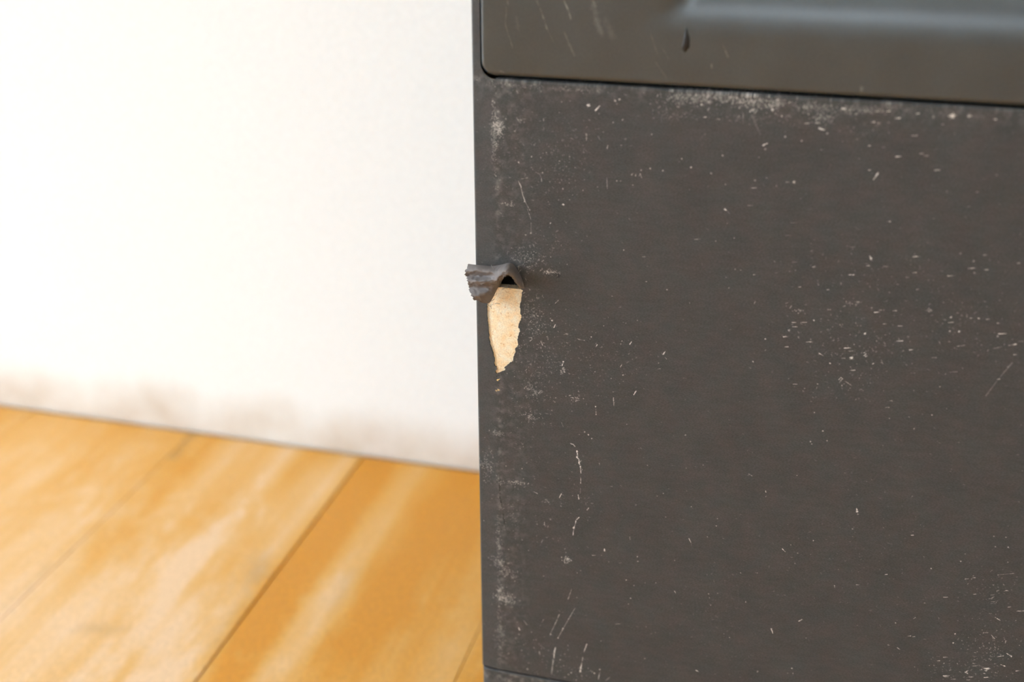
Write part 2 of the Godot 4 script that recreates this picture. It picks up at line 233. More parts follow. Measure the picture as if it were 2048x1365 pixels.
# a box with chamfered edges, corners in metres; uv_scale > 0 lays the texture by the box's own place in the room (x, z)
func slab(st: SurfaceTool, lo: Vector3, hi: Vector3, bevel: float, uv_scale := 0.0) -> void:
	var mid := (lo + hi) / 2.0
	var half := (hi - lo) / 2.0
	var uv := func(p: Vector3) -> Vector2: return Vector2(p.x, p.z) * uv_scale
	for axis in 3:
		for side in [-1.0, 1.0]:
			var n := Vector3.ZERO
			n[axis] = side
			var u := (axis + 1) % 3
			var v := (axis + 2) % 3
			var c := []
			for k in [[-1, -1], [1, -1], [1, 1], [-1, 1]]:
				var p := mid
				p[axis] += side * half[axis]
				p[u] += k[0] * (half[u] - bevel)
				p[v] += k[1] * (half[v] - bevel)
				c.append(p)
			quad(st, c[0], c[1], c[2], c[3], n, c.map(uv))
	if bevel <= 0.0:
		return
	for axis in 3:
		var u := (axis + 1) % 3
		var v := (axis + 2) % 3
		for su in [-1.0, 1.0]:
			for sv in [-1.0, 1.0]:
				var n := Vector3.ZERO
				n[u] = su
				n[v] = sv
				var c := []
				for k in [[-1, 0], [1, 0], [1, 1], [-1, 1]]:
					var p := mid
					p[axis] += k[0] * (half[axis] - bevel)
					p[u] += su * (half[u] - (bevel if k[1] else 0.0))
					p[v] += sv * (half[v] - (0.0 if k[1] else bevel))
					c.append(p)
				quad(st, c[0], c[1], c[2], c[3], n.normalized(), c.map(uv))
	for sx in [-1.0, 1.0]:
		for sy in [-1.0, 1.0]:
			for sz in [-1.0, 1.0]:
				var s := Vector3(sx, sy, sz)
				var p := []
				for k in 3:
					var q := mid + s * (half - Vector3.ONE * bevel)
					q[k] += s[k] * bevel
					p.append(q)
				var n := s.normalized()
				tri(st, p, [n, n, n], p.map(uv))


func part(called: String, st: SurfaceTool, m: Material, parent: Node3D) -> MeshInstance3D:
	var o := MeshInstance3D.new()
	o.name = called
	o.mesh = st.commit()
	o.material_override = m
	o.cast_shadow = GeometryInstance3D.SHADOW_CASTING_SETTING_ON
	parent.add_child(o, true)
	return o


func thing(called: String) -> Node3D:
	var o := Node3D.new()
	o.name = called
	add_child(o, true)
	return o


func setting(o: Node3D, label: String, category: String) -> void:
	o.set_meta("kind", "structure")
	o.set_meta("label", label)
	o.set_meta("category", category)


func matte(c: Color, rough := 0.6, gloss := 0.5) -> StandardMaterial3D:
	var m := StandardMaterial3D.new()
	m.albedo_color = c
	m.roughness = rough
	m.metallic_specular = gloss
	return m


func picture(bytes: PackedByteArray, w: int, h: int, rgb := true) -> ImageTexture:
	return ImageTexture.create_from_image(Image.create_from_data(w, h, false, Image.FORMAT_RGB8 if rgb else Image.FORMAT_L8, bytes))


# ---------------------------------------------------------------- textures

# adds a ragged, soft-edged stroke to a field of wear, thick at one end and broken along its length; places and width in texture pixels
func stroke(field: PackedFloat32Array, w: int, h: int, a: Vector2, b: Vector2, wide: float, strong: float, rag: FastNoiseLite, soft := 0.35) -> void:
	var r := maxf(wide / 2.0, 0.75)
	var reach := int(ceil(r * (1.8 + soft * 1.5))) + 1
	var x0 := maxi(int(minf(a.x, b.x)) - reach, 0)
	var x1 := mini(int(maxf(a.x, b.x)) + reach, w - 1)
	var y0 := maxi(int(minf(a.y, b.y)) - reach, 0)
	var y1 := mini(int(maxf(a.y, b.y)) + reach, h - 1)
	var ab := b - a
	var l2 := ab.length_squared()
	var thick := 1.25 if fposmod(a.x * 7.3 + a.y * 3.1, 2.0) < 1.0 else 0.5
	if soft > 0.8:
		thick = 0.9
	for y in range(y0, y1 + 1):
		for x in range(x0, x1 + 1):
			var p := Vector2(x, y)
			var t := clampf((p - a).dot(ab) / l2, 0.0, 1.0) if l2 > 0.0001 else 0.5
			var rr := r * lerpf(thick, 1.75 - thick, t) if l2 > r * r else r
			var bump := rag.get_noise_2d(x, y)
			var d := p.distance_to(a + ab * t) * (1.0 + 0.7 * bump)
			var v := strong * (1.0 - smoothstep(rr * (0.9 - soft), rr * (0.9 + soft), d))
			if l2 > 4.0 * r * r:
				v *= clampf(0.98 + 1.0 * rag.get_noise_2d(x * 0.35 + 900.0, y * 0.35), 0.25, 1.15)
			if v > field[y * w + x]:
				field[y * w + x] = v


func foil_texture() -> ImageTexture:
	var n := 2048
	var k := n / TEXTURE_MM
	var wear := PackedFloat32Array()
	wear.resize(n * n)
	var dark := PackedFloat32Array()
	dark.resize(n * n)
	var bare := PackedFloat32Array()
	bare.resize(n * n)
	var rag := noise_field(3, 0.22, 2)
	var at := func(s: float, y: float) -> Vector2: return Vector2((s + 20.0) * k, (330.0 - y) * k)
	for i in range(0, CHIPS.size(), 6):
		var dot: bool = CHIPS[i] == CHIPS[i + 2] and CHIPS[i + 1] == CHIPS[i + 3]
		stroke(wear, n, n, at.call(CHIPS[i] * 0.1, CHIPS[i + 1] * 0.1), at.call(CHIPS[i + 2] * 0.1, CHIPS[i + 3] * 0.1), CHIPS[i + 4] * (0.08 if dot else 0.1) * k, minf(CHIPS[i + 5] * (0.0095 if dot else 0.0115), 1.0), rag)
	for i in range(0, CRACKS_DENT_SHADE.size(), 6):
		stroke(dark, n, n, at.call(CRACKS_DENT_SHADE[i] * 0.1, CRACKS_DENT_SHADE[i + 1] * 0.1), at.call(CRACKS_DENT_SHADE[i + 2] * 0.1, CRACKS_DENT_SHADE[i + 3] * 0.1), CRACKS_DENT_SHADE[i + 4] * 0.1 * k, CRACKS_DENT_SHADE[i + 5] * 0.01, rag)
	for i in range(0, BARE_CHIPS.size(), 6):
		stroke(bare, n, n, at.call(BARE_CHIPS[i] * 0.1, BARE_CHIPS[i + 1] * 0.1), at.call(BARE_CHIPS[i + 2] * 0.1, BARE_CHIPS[i + 3] * 0.1), BARE_CHIPS[i + 4] * 0.1 * k, 1.0, rag)
	for i in range(0, SPECKLE.size(), 6):
		for q in SPECKLE[i + 4] * 10:
			var s: float = SPECKLE[i] * 0.1 + rng.randfn() * SPECKLE[i + 2] * 0.055
			var y: float = SPECKLE[i + 1] * 0.1 + rng.randfn() * SPECKLE[i + 3] * 0.055
			if y > FRONT_TOP:
				continue
			var p: Vector2 = at.call(s, y)
			var turn := rng.randf() * TAU
			var long := rng.randf() * rng.randf() * 9.0
			stroke(wear, n, n, p, p + Vector2(cos(turn), sin(turn)) * long, rng.randf_range(1.6, 3.2), SPECKLE[i + 5] * 0.01 * rng.randf_range(0.4, 1.5), rag)
	for i in 900:   # dust over the whole front
		var p := Vector2(rng.randf() * n, rng.randf() * n)
		var turn := rng.randfn() * 0.5
		stroke(wear, n, n, p, p + Vector2(cos(turn), sin(turn)) * rng.randf() * 7.0, rng.randf_range(1.4, 2.6), rng.randf_range(0.08, 0.3), rag)
	var fine := noise_bytes(noise_field(11, 0.23, 2), n, n, n / 2, n)
	var grain := noise_bytes(noise_field(12, 0.05, 3), n, n, n / 4, n)
	var blot := noise_bytes(noise_field(13, 0.006, 3), n, n)
	var hue := noise_bytes(noise_field(14, 0.012, 3), n, n)
	var scuff := noise_bytes(noise_field(15, 0.03, 4), n, n)
	var rgb := PackedByteArray()
	rgb.resize(n * n * 3)
	var band: Array = []   # how scuffed a column is: worn where hands and brooms pass along the corner
	for x in n:
		var s := x / k - 20.0
		band.append(0.16 * exp(-pow((s - 1.2) / 1.3, 2.0)) + 0.10 * exp(-pow((s - 6.0) / 8.0, 2.0)))
	for y in n:
		var high := 330.0 - y / k
		var top: float = 0.22 * exp(-maxf(FRONT_TOP - high, 0.0) / 4.0)
		for x in n:
			var i := y * n + x
			var rough := scuff[i] / 255.0 - 0.42
			var w: float = wear[i] + (band[x] + top) * clampf(rough * 2.6, 0.0, 1.0)
			var b := 1.0 + (fine[i] - 127) * 0.0011 + (grain[i] - 127) * 0.0004 + (blot[i] - 127) * 0.0004
			var h := (hue[i] - 127) * 0.00028
			b *= 1.0 - 0.75 * dark[i]
			w = minf(w, 1.0)
			var e := bare[i]
			var r := lerpf(lerpf(FOIL.r * b * (1.0 + h), 0.86, w), 0.88, e)
			var g := lerpf(lerpf(FOIL.g * b * (1.0 - h * 0.4), 0.83, w), 0.74, e)
			var l := lerpf(lerpf(FOIL.b * b * (1.0 - h * 0.5), 0.80, w), 0.50, e)
			rgb[i * 3] = int(clampf(r, 0.0, 1.0) * 255.0)
			rgb[i * 3 + 1] = int(clampf(g, 0.0, 1.0) * 255.0)
			rgb[i * 3 + 2] = int(clampf(l, 0.0, 1.0) * 255.0)
	return picture(rgb, n, n)


# the upper front: same scale, smoother, long faint scratches
func upper_texture() -> ImageTexture:
	var n := 1024
	var k := n / TEXTURE_MM
	var wear := PackedFloat32Array()
	wear.resize(n * n)
	var rag := noise_field(31, 0.2, 2)
	for i in range(0, PANEL_SCRATCHES.size(), 6):
		var a := Vector2((PANEL_SCRATCHES[i] * 0.1 + 20.0) * k, (430.0 - PANEL_SCRATCHES[i + 1] * 0.1) * k)
		var b := Vector2((PANEL_SCRATCHES[i + 2] * 0.1 + 20.0) * k, (430.0 - PANEL_SCRATCHES[i + 3] * 0.1) * k)
		stroke(wear, n, n, a, b, PANEL_SCRATCHES[i + 4] * 0.1 * k, PANEL_SCRATCHES[i + 5] * 0.01, rag, 0.85 if PANEL_SCRATCHES[i + 4] > 6 else 0.4)
	var fine := noise_bytes(noise_field(32, 0.2, 2), n, n)
	var blot := noise_bytes(noise_field(33, 0.012, 3), n, n)
	var rgb := PackedByteArray()
	rgb.resize(n * n * 3)
	for i in n * n:
		var b := 1.0 + (fine[i] - 127) * 0.0006 + (blot[i] - 127) * 0.0006
		rgb[i * 3] = int(clampf(lerpf(PANEL.r * b, 0.78, wear[i]), 0.0, 1.0) * 255.0)
		rgb[i * 3 + 1] = int(clampf(lerpf(PANEL.g * b, 0.74, wear[i]), 0.0, 1.0) * 255.0)
		rgb[i * 3 + 2] = int(clampf(lerpf(PANEL.b * b, 0.72, wear[i]), 0.0, 1.0) * 255.0)
	return picture(rgb, n, n)


# bare fibreboard: pale, with short fibres and small brown specks
func board_texture() -> ImageTexture:
	var n := 512
	var spots := PackedFloat32Array()
	spots.resize(n * n)
	var rag := noise_field(41, 0.2, 2)
	for i in 420:
		var p := Vector2(rng.randf(), rng.randf()) * n
		var turn := rng.randf() * TAU
		stroke(spots, n, n, p, p + Vector2(cos(turn), sin(turn)) * rng.randf() * 16.0, rng.randf_range(2.0, 5.0), rng.randf_range(0.05, 0.4), rag)
	var fine := noise_bytes(noise_field(42, 0.12, 3), n, n)
	var blot := noise_bytes(noise_field(43, 0.018, 3), n, n)
	var rgb := PackedByteArray()
	rgb.resize(n * n * 3)
	for i in n * n:
		var b := 1.0 + (fine[i] - 127) * 0.0006
		var o := (blot[i] - 127) * 0.0004
		rgb[i * 3] = int(clampf(lerpf(BOARD.r * b, 0.72, spots[i]), 0.0, 1.0) * 255.0)
		rgb[i * 3 + 1] = int(clampf(lerpf(BOARD.g * b - o, 0.47, spots[i]), 0.0, 1.0) * 255.0)
		rgb[i * 3 + 2] = int(clampf(lerpf(BOARD.b * b - o * 2.0, 0.27, spots[i]), 0.0, 1.0) * 255.0)
	return picture(rgb, n, n)


# oak boards: the texture covers 0.64 m across (x) and 1.28 m along the grain (z); pale streaks and patches are laid over the base tone
func wood_texture() -> ImageTexture:
	var w := 1024
	var h := 1024
	var streak := noise_bytes(noise_field(51, 0.02, 4), w, h, w, h / 16)
	var thin := noise_bytes(noise_field(52, 0.09, 3), w, h, w, h / 16)
	var blot := noise_bytes(noise_field(53, 0.01, 4), w, h)
	var fine := noise_bytes(noise_field(54, 0.25, 2), w, h)
	var wander := noise_field(55, 0.004, 2)
	var smudge := PackedFloat32Array()
	smudge.resize(w * h)
	var rag := noise_field(56, 0.05, 3)
	for i in range(0, SMUDGES.size(), 6):
		var a := Vector2(fposmod(SMUDGES[i], 640.0) * w / 640.0, fposmod(SMUDGES[i + 1], 1280.0) * h / 1280.0)
		var b := Vector2(fposmod(SMUDGES[i + 2], 640.0) * w / 640.0, fposmod(SMUDGES[i + 3], 1280.0) * h / 1280.0)
		stroke(smudge, w, h, a, b, SMUDGES[i + 4] * w / 640.0, SMUDGES[i + 5] * 0.01, rag, 0.9)
	var paled := PackedFloat32Array()
	paled.resize(w * h)
	for i in range(0, PALE_FADE.size(), 6):
		var a := Vector2((PALE_FADE[i] + 640.0) * w / 640.0, (PALE_FADE[i + 1] + 1280.0) * h / 1280.0)
		var b := Vector2((PALE_FADE[i + 2] + 640.0) * w / 640.0, (PALE_FADE[i + 3] + 1280.0) * h / 1280.0)
		stroke(paled, w, h, a, b, PALE_FADE[i + 4] * w / 640.0, PALE_FADE[i + 5] * 0.01, rag, 0.9)
	var rgb := PackedByteArray()
	rgb.resize(w * h * 3)
	for y in h:
		var shift := wander.get_noise_1d(y) * 5.0
		for x in w:
			var i := y * w + x
			var mm := x * 640.0 / w - 640.0 + shift
			var pale := 0.0
			for q in range(0, STREAKS.size(), 3):
				pale += STREAKS[q + 2] * exp(-pow((mm - STREAKS[q]) / STREAKS[q + 1], 2.0))
			pale += (streak[i] - 127) * 0.0013 + (thin[i] - 127) * 0.0005 + (blot[i] - 127) * 0.0014
			pale = clampf(pale + paled[i] + (0.34 if mm < -163.0 else 0.17), 0.0, 1.0)
			var b := (1.0 + (fine[i] - 127) * 0.0004) * (1.0 - 0.3 * smudge[i])
			rgb[i * 3] = int(clampf(lerpf(WOOD.r, WOOD_PALE.r, pale) * b, 0.0, 1.0) * 255.0)
			rgb[i * 3 + 1] = int(clampf(lerpf(WOOD.g, WOOD_PALE.g, pale) * b, 0.0, 1.0) * 255.0)
			rgb[i * 3 + 2] = int(clampf(lerpf(WOOD.b, WOOD_PALE.b, pale) * b, 0.0, 1.0) * 255.0)
	return picture(rgb, w, h)


# painted plaster: white, with a ragged band along the floor, grime with soft shade painted in; 1 m across, 1 m high
func wall_texture() -> ImageTexture:
	var w := 1024
	var h := 1024
	var edge := noise_field(61, 0.013, 4)
	var patch := noise_bytes(noise_field(62, 0.02, 4), w, h)
	var fine := noise_bytes(noise_field(63, 0.2, 3), w, h)
	var rgb := PackedByteArray()
	rgb.resize(w * h * 3)
	for y in h:
		var up := (h - 1 - y) * 1000.0 / h
		for x in w:
			var i := y * w + x
			var tide := 24.0 + 12.0 * edge.get_noise_1d(x)
			var g := (1.0 - smoothstep(tide - 20.0, tide + 18.0, up)) * clampf(0.68 + (patch[i] - 127) * 0.003, 0.0, 1.0) if up < 70.0 else 0.0
			g *= 0.92
			var b := 1.0 + (fine[i] - 127) * 0.00012
			rgb[i * 3] = int(clampf(lerpf(WALL.r, GRIME_SHADE.r, g) * b, 0.0, 1.0) * 255.0)
			rgb[i * 3 + 1] = int(clampf(lerpf(WALL.g, GRIME_SHADE.g, g) * b, 0.0, 1.0) * 255.0)
			rgb[i * 3 + 2] = int(clampf(lerpf(WALL.b, GRIME_SHADE.b, g) * b, 0.0, 1.0) * 255.0)
	return picture(rgb, w, h)


# ---------------------------------------------------------------- the cabinet

# the outline at height y: s runs along the unrolled foil, zero at the arris, negative to the left
func make_path() -> void:
	var left: Array = []
	var x := ARRIS - 0.7
	var z := 0.0
	var turns := []   # [length, angle at its end]
	for k in 6:
		turns.append([1.4 / 6.0, TILT * (k + 1) / 6.0])
	turns.append([3.2, TILT])
	turns.append([3.0, TILT])
	for k in 8:
		turns.append([1.6 / 8.0, TILT + (90.0 - TILT) * (k + 1) / 8.0])
	turns.append([DEPTH - 4.0, 90.0])
	x = ARRIS + 0.7
	var s := 0.7
	var a := 0.0
	left.append([s, x, z, a])
	for t in turns:
		var m := deg_to_rad((a + t[1]) / 2.0)
		s -= t[0]
		x -= cos(m) * t[0]
		z -= sin(m) * t[0]
		a = t[1]
		left.append([s, x, z, a])
	left.reverse()
	path = left
	path.append([WIDTH - ARRIS, WIDTH, 0.0, 0.0])


func on_path(s: float, y: float, inward := 0.0) -> Array:
	var k := 0
	while k < path.size() - 2 and s > path[k + 1][0]:
		k += 1
	var p: Array = path[k]
	var q: Array = path[k + 1]
	var t: float = clampf((s - p[0]) / (q[0] - p[0]), 0.0, 1.0)
	var a := deg_to_rad(lerpf(p[3], q[3], t))
	var n := Vector3(-sin(a), 0, cos(a))
	return [(Vector3(lerpf(p[1], q[1], t), y, lerpf(p[2], q[2], t)) - n * inward) * MM, n]


func foil_uv(s: float, y: float) -> Vector2:
	return Vector2((s + 20.0) / TEXTURE_MM, (330.0 - y) / TEXTURE_MM)


func hole_outline(grow := 0.0) -> PackedVector2Array:
	var raw := PackedVector2Array()
	for i in range(0, HOLE.size(), 2):
		raw.append(Vector2(HOLE[i], HOLE[i + 1]))
	var out := PackedVector2Array()
	var rag := noise_field(71, 0.9, 2)
	for i in raw.size():
		var a := raw[i]
		var b := raw[(i + 1) % raw.size()]
		var across := (b - a).orthogonal().normalized()
		for k in 4:
			var p := a.lerp(b, k / 4.0)
			out.append(p + across * 0.32 * rag.get_noise_2d(p.x * 2.0, p.y * 2.0))
	if grow > 0.0:
		return Geometry2D.offset_polygon(out, grow)[0]
	return out


func foil_skin(m: Material, parent: Node3D) -> void:
	var st := start()
	var hole := hole_outline()
	var opening := PackedVector2Array()
	for k in 9:
		var a := PI + k * PI / 16.0
		opening.append(Vector2(3.3 - ARRIS + 5.1 + 5.1 * cos(a), FRONT_TOP + 5.4 + 5.4 * sin(a)))
	opening.append_array([Vector2(60.0, FRONT_TOP), Vector2(60.0, HEIGHT + 5.0), Vector2(3.3 - ARRIS, HEIGHT + 5.0)])
	for k in path.size() - 1:
		var s0: float = path[k][0]
		var s1: float = path[k + 1][0]
		var top := HEIGHT if s1 < 1.0 else FRONT_TOP - 0.8
		var strip := PackedVector2Array([Vector2(s0, FRONT_BOTTOM), Vector2(s1, FRONT_BOTTOM), Vector2(s1, top), Vector2(s0, top)])
		var left_over := Geometry2D.clip_polygons(strip, hole)
		if s1 < 1.0:   # the frame runs up beside the upper front, round its corner
			var kept: Array[PackedVector2Array] = []
			for poly in left_over:
				kept.append_array(Geometry2D.clip_polygons(poly, opening))
			left_over = kept
		for poly in left_over:
			var index := Geometry2D.triangulate_polygon(poly)
			for i in range(0, index.size(), 3):
				var p := []
				var n := []
				var uv := []
				for j in 3:
					var q: Vector2 = poly[index[i + j]]
					var at := on_path(q.x, q.y)
					p.append(at[0])
					n.append(at[1])
					uv.append(foil_uv(q.x, q.y))
				tri(st, p, n, uv)
		if s1 >= 1.0:   # the rounded upper edge and the ledge behind it
			for j in 4:
				var a0 := j * PI / 8.0
				var a1 := (j + 1) * PI / 8.0
				var c := []
				var nn := []
				for q in [[s0, a0], [s1, a0], [s1, a1], [s0, a1]]:
					var y: float = FRONT_TOP - 0.8 + 0.8 * sin(q[1])
					var at := on_path(q[0], y, 0.8 * (1.0 - cos(q[1])))
					c.append(at[0])
					nn.append((at[1] * cos(q[1]) + Vector3.UP * sin(q[1])).normalized())
				tri(st, [c[0], c[1], c[2]], [nn[0], nn[1], nn[2]], [foil_uv(s0, 326), foil_uv(s1, 326), foil_uv(s1, 326)])
				tri(st, [c[0], c[2], c[3]], [nn[0], nn[2], nn[3]], [foil_uv(s0, 326), foil_uv(s1, 326), foil_uv(s0, 326)])
			quad(st, on_path(s0, FRONT_TOP, 0.8)[0], on_path(s1, FRONT_TOP, 0.8)[0], on_path(s1, FRONT_TOP)[0] - Vector3(0, 0, 0.02), on_path(s0, FRONT_TOP)[0] - Vector3(0, 0, 0.02), Vector3.UP, [foil_uv(s0, 326), foil_uv(s1, 326), foil_uv(s1, 320), foil_uv(s0, 320)])
	# the foil's thickness and the frayed lip round the tear
	var outer := PackedVector2Array()
	var rag := noise_field(72, 0.7, 2)
	var middle := Vector2(3.5, 233.0)
	for i in hole.size():
		var before := hole[(i + hole.size() - 1) % hole.size()]
		var after := hole[(i + 1) % hole.size()]
		var away := (after - before).orthogonal().normalized()
		if away.dot(hole[i] - middle) < 0.0:
			away = -away
		outer.append(hole[i] + away * 0.75)
	for i in hole.size():
		var j := (i + 1) % hole.size()
		var lift := []
		for q in [i, j]:
			var right := smoothstep(4.0, 9.0, hole[q].x)
			lift.append(0.10 + right * 0.25 + (0.1 + 0.25 * right) * rag.get_noise_2d(hole[q].x * 1.5, hole[q].y * 1.5))
		var a := on_path(hole[i].x, hole[i].y, -lift[0])
		var b := on_path(hole[j].x, hole[j].y, -lift[1])
		var c := on_path(outer[j].x, outer[j].y, -0.02)
		var d := on_path(outer[i].x, outer[i].y, -0.02)
		tri(st, [a[0], b[0], c[0]], [a[1], b[1], c[1]], [foil_uv(hole[i].x, hole[i].y), foil_uv(hole[j].x, hole[j].y), foil_uv(outer[j].x, outer[j].y)])
		tri(st, [a[0], c[0], d[0]], [a[1], c[1], d[1]], [foil_uv(hole[i].x, hole[i].y), foil_uv(outer[j].x, outer[j].y), foil_uv(outer[i].x, outer[i].y)])
		var e := on_path(hole[j].x, hole[j].y, 0.5)
		var f := on_path(hole[i].x, hole[i].y, 0.5)
		var into := (Vector3(middle.x - hole[i].x, middle.y - hole[i].y, 0.0)).normalized()
		quad(st, a[0], b[0], e[0], f[0], into, [foil_uv(hole[i].x, hole[i].y), foil_uv(hole[j].x, hole[j].y), foil_uv(hole[j].x, hole[j].y), foil_uv(hole[i].x, hole[i].y)])
	var o := part("foil_skin", st, m, parent)
	o.set_meta("label", "charcoal foil wrap with white chips, scuffs and a torn hole")


# one board under the foil, following the outline, between two heights
func board(low: float, high: float, m: Material, parent: Node3D) -> void:
	var st := start()
	for k in path.size() - 1:
		var s0: float = path[k][0]
		var s1: float = path[k + 1][0]
		var a := on_path(s0, low, 0.45)
		var b := on_path(s1, low, 0.45)
		var c := on_path(s1, high, 0.45)
		var d := on_path(s0, high, 0.45)
		var uv := func(s: float, y: float) -> Vector2: return Vector2(s, -y) / 50.0
		tri(st, [a[0], b[0], c[0]], [a[1], b[1], c[1]], [uv.call(s0, low), uv.call(s1, low), uv.call(s1, high)])
		tri(st, [a[0], c[0], d[0]], [a[1], c[1], d[1]], [uv.call(s0, low), uv.call(s1, high), uv.call(s0, high)])
		for e in [[low, Vector3.DOWN], [high, Vector3.UP]]:
			var p: Vector3 = on_path(s0, e[0], 0.45)[0]
			var q: Vector3 = on_path(s1, e[0], 0.45)[0]
			if s1 > -7.8:
				quad(st, p, q, Vector3(q.x, q.y, -0.0038), Vector3(p.x, p.y, -0.0038), e[1], [uv.call(s0, 0.0), uv.call(s1, 0.0), uv.call(s1, 18.0), uv.call(s0, 18.0)])
	part("fibreboard", st, m, parent)


func bend(p0: Vector3, p1: Vector3, p2: Vector3, p3: Vector3, t: float) -> Vector3:
	return 0.5 * (2.0 * p1 + (p2 - p0) * t + (2.0 * p0 - 5.0 * p1 + 4.0 * p2 - p3) * t * t + (3.0 * p1 - p0 - 3.0 * p2 + p3) * t * t * t)


# the tongue of foil torn loose: wrinkled, folded out past the cabinet's edge, arched over the hole
func foil_flap(m: Material, parent: Node3D) -> void:
	var rows := 7
	var cols := FLAP.size() / 21
	var at := func(c: int, r: int) -> Vector3:
		var i := (clampi(c, 0, cols - 1) * rows + clampi(r, 0, rows - 1)) * 3
		return Vector3(FLAP[i], FLAP[i + 1], FLAP[i + 2])
	var f := 6
	var nu := (cols - 1) * f + 1
	var nv := (rows - 1) * f + 1
	var wrinkle := noise_field(81, 0.25, 3)
	var rag := noise_field(82, 0.5, 3)
	var pts := []
	for i in nu:
		var column := []
		var ci := mini(i / f, cols - 2)
		var tu := float(i) / f - ci
		for j in nv:
			var rj := mini(j / f, rows - 2)
			var tv := float(j) / f - rj
			var c := []
			for q in range(-1, 3):
				c.append(bend(at.call(ci + q, rj - 1), at.call(ci + q, rj), at.call(ci + q, rj + 1), at.call(ci + q, rj + 2), tv))
			var p := bend(c[0], c[1], c[2], c[3], tu)
			var free := 1.0 - smoothstep(0.0, 8.0, float(i))
			var loose := smoothstep(0.0, 0.15, float(j) / (nv - 1))
			p.z += loose * 0.7 * wrinkle.get_noise_2d(p.x * 1.2, p.y * 4.0)
			p.y += loose * 0.25 * wrinkle.get_noise_2d(p.x * 2.0 + 50.0, p.y * 3.0)
			p.x += free * 0.7 * rag.get_noise_1d(j * 1.6)
			column.append(p * MM)
		pts.append(column)
	var normal := func(i: int, j: int) -> Vector3:
		var du: Vector3 = pts[mini(i + 1, nu - 1)][j] - pts[maxi(i - 1, 0)][j]
		var dv: Vector3 = pts[i][mini(j + 1, nv - 1)] - pts[i][maxi(j - 1, 0)]
		return -du.cross(dv).normalized()
	var normals := []
	for i in nu:
		var column := []
		for j in nv:
			column.append(normal.call(i, j))
		normals.append(column)
	var st := start()
	for face in [1.0, -1.0]:
		for i in nu - 1:
			for j in nv - 1:
				var p := []
				var n := []
				var uv := []
				for q in [[i, j], [i + 1, j], [i + 1, j + 1], [i, j + 1]]:
					var nn: Vector3 = normals[q[0]][q[1]] * face
					p.append(pts[q[0]][q[1]] + (nn * 0.0003 if face < 0.0 else Vector3.ZERO))
					n.append(nn)
					uv.append(Vector2(0.62 + q[0] * 0.0011, 0.42 + q[1] * 0.0011))
				tri(st, [p[0], p[1], p[2]], [n[0], n[1], n[2]], [uv[0], uv[1], uv[2]])
				tri(st, [p[0], p[2], p[3]], [n[0], n[2], n[3]], [uv[0], uv[2], uv[3]])
	var rim := []   # the cut edge of the foil
	for i in nu: rim.append([i, 0])
	for j in range(1, nv): rim.append([nu - 1, j])
	for i in range(nu - 2, -1, -1): rim.append([i, nv - 1])
	for j in range(nv - 2, 0, -1): rim.append([0, j])
	for q in rim.size():
		var a: Array = rim[q]
		var b: Array = rim[(q + 1) % rim.size()]
		var pa: Vector3 = pts[a[0]][a[1]]
		var pb: Vector3 = pts[b[0]][b[1]]
		var na: Vector3 = normals[a[0]][a[1]]
		var nb: Vector3 = normals[b[0]][b[1]]
		var u := Vector2(0.62, 0.42)
		quad(st, pa, pb, pb - nb * 0.0003, pa - na * 0.0003, (pb - pa).cross(na).normalized(), [u, u, u, u])
	var o := part("torn_foil_flap", st, m, parent)
	o.set_meta("label", "wrinkled grey tongue of foil torn loose at the corner")


# hair-thin fibres fraying out of the torn foil
func frayed_threads(m: Material, parent: Node3D) -> void:
	var st := start()
	for i in 26:
		var p: Vector3
		if i < 12:
			p = Vector3(rng.randf_range(13.0, 18.5), rng.randf_range(249.5, 258.0), rng.randf_range(0.3, 2.0))
		elif i < 20:
			p = Vector3(rng.randf_range(4.0, 8.5), rng.randf_range(241.5, 248.0), rng.randf_range(0.5, 2.5))
		else:
			p = Vector3(rng.randf_range(9.0, 15.0), rng.randf_range(256.5, 259.5), rng.randf_range(4.0, 6.0))
		var way := Vector3(rng.randfn(), rng.randfn(), absf(rng.randfn()) * 0.4).normalized()
		var curl := Vector3(rng.randfn(), rng.randfn(), rng.randfn()) * 0.5
		var wide := rng.randf_range(0.06, 0.11)
		var count := 5
		for k in count:
			var q := p + way * 0.45
			way = (way + curl * 0.5).normalized()
			var u := way.cross(Vector3.BACK).normalized() * wide
			var v := way.cross(u).normalized() * wide
			for e in [[u, v], [v, -u], [-u, -v], [-v, u]]:
				quad(st, (p + e[0]) * MM, (p + e[1]) * MM, (q + e[1]) * MM, (q + e[0]) * MM, (e[0] + e[1]).normalized())
			p = q
	var o := part("frayed_threads", st, m, parent)
	o.set_meta("kind", "stuff")


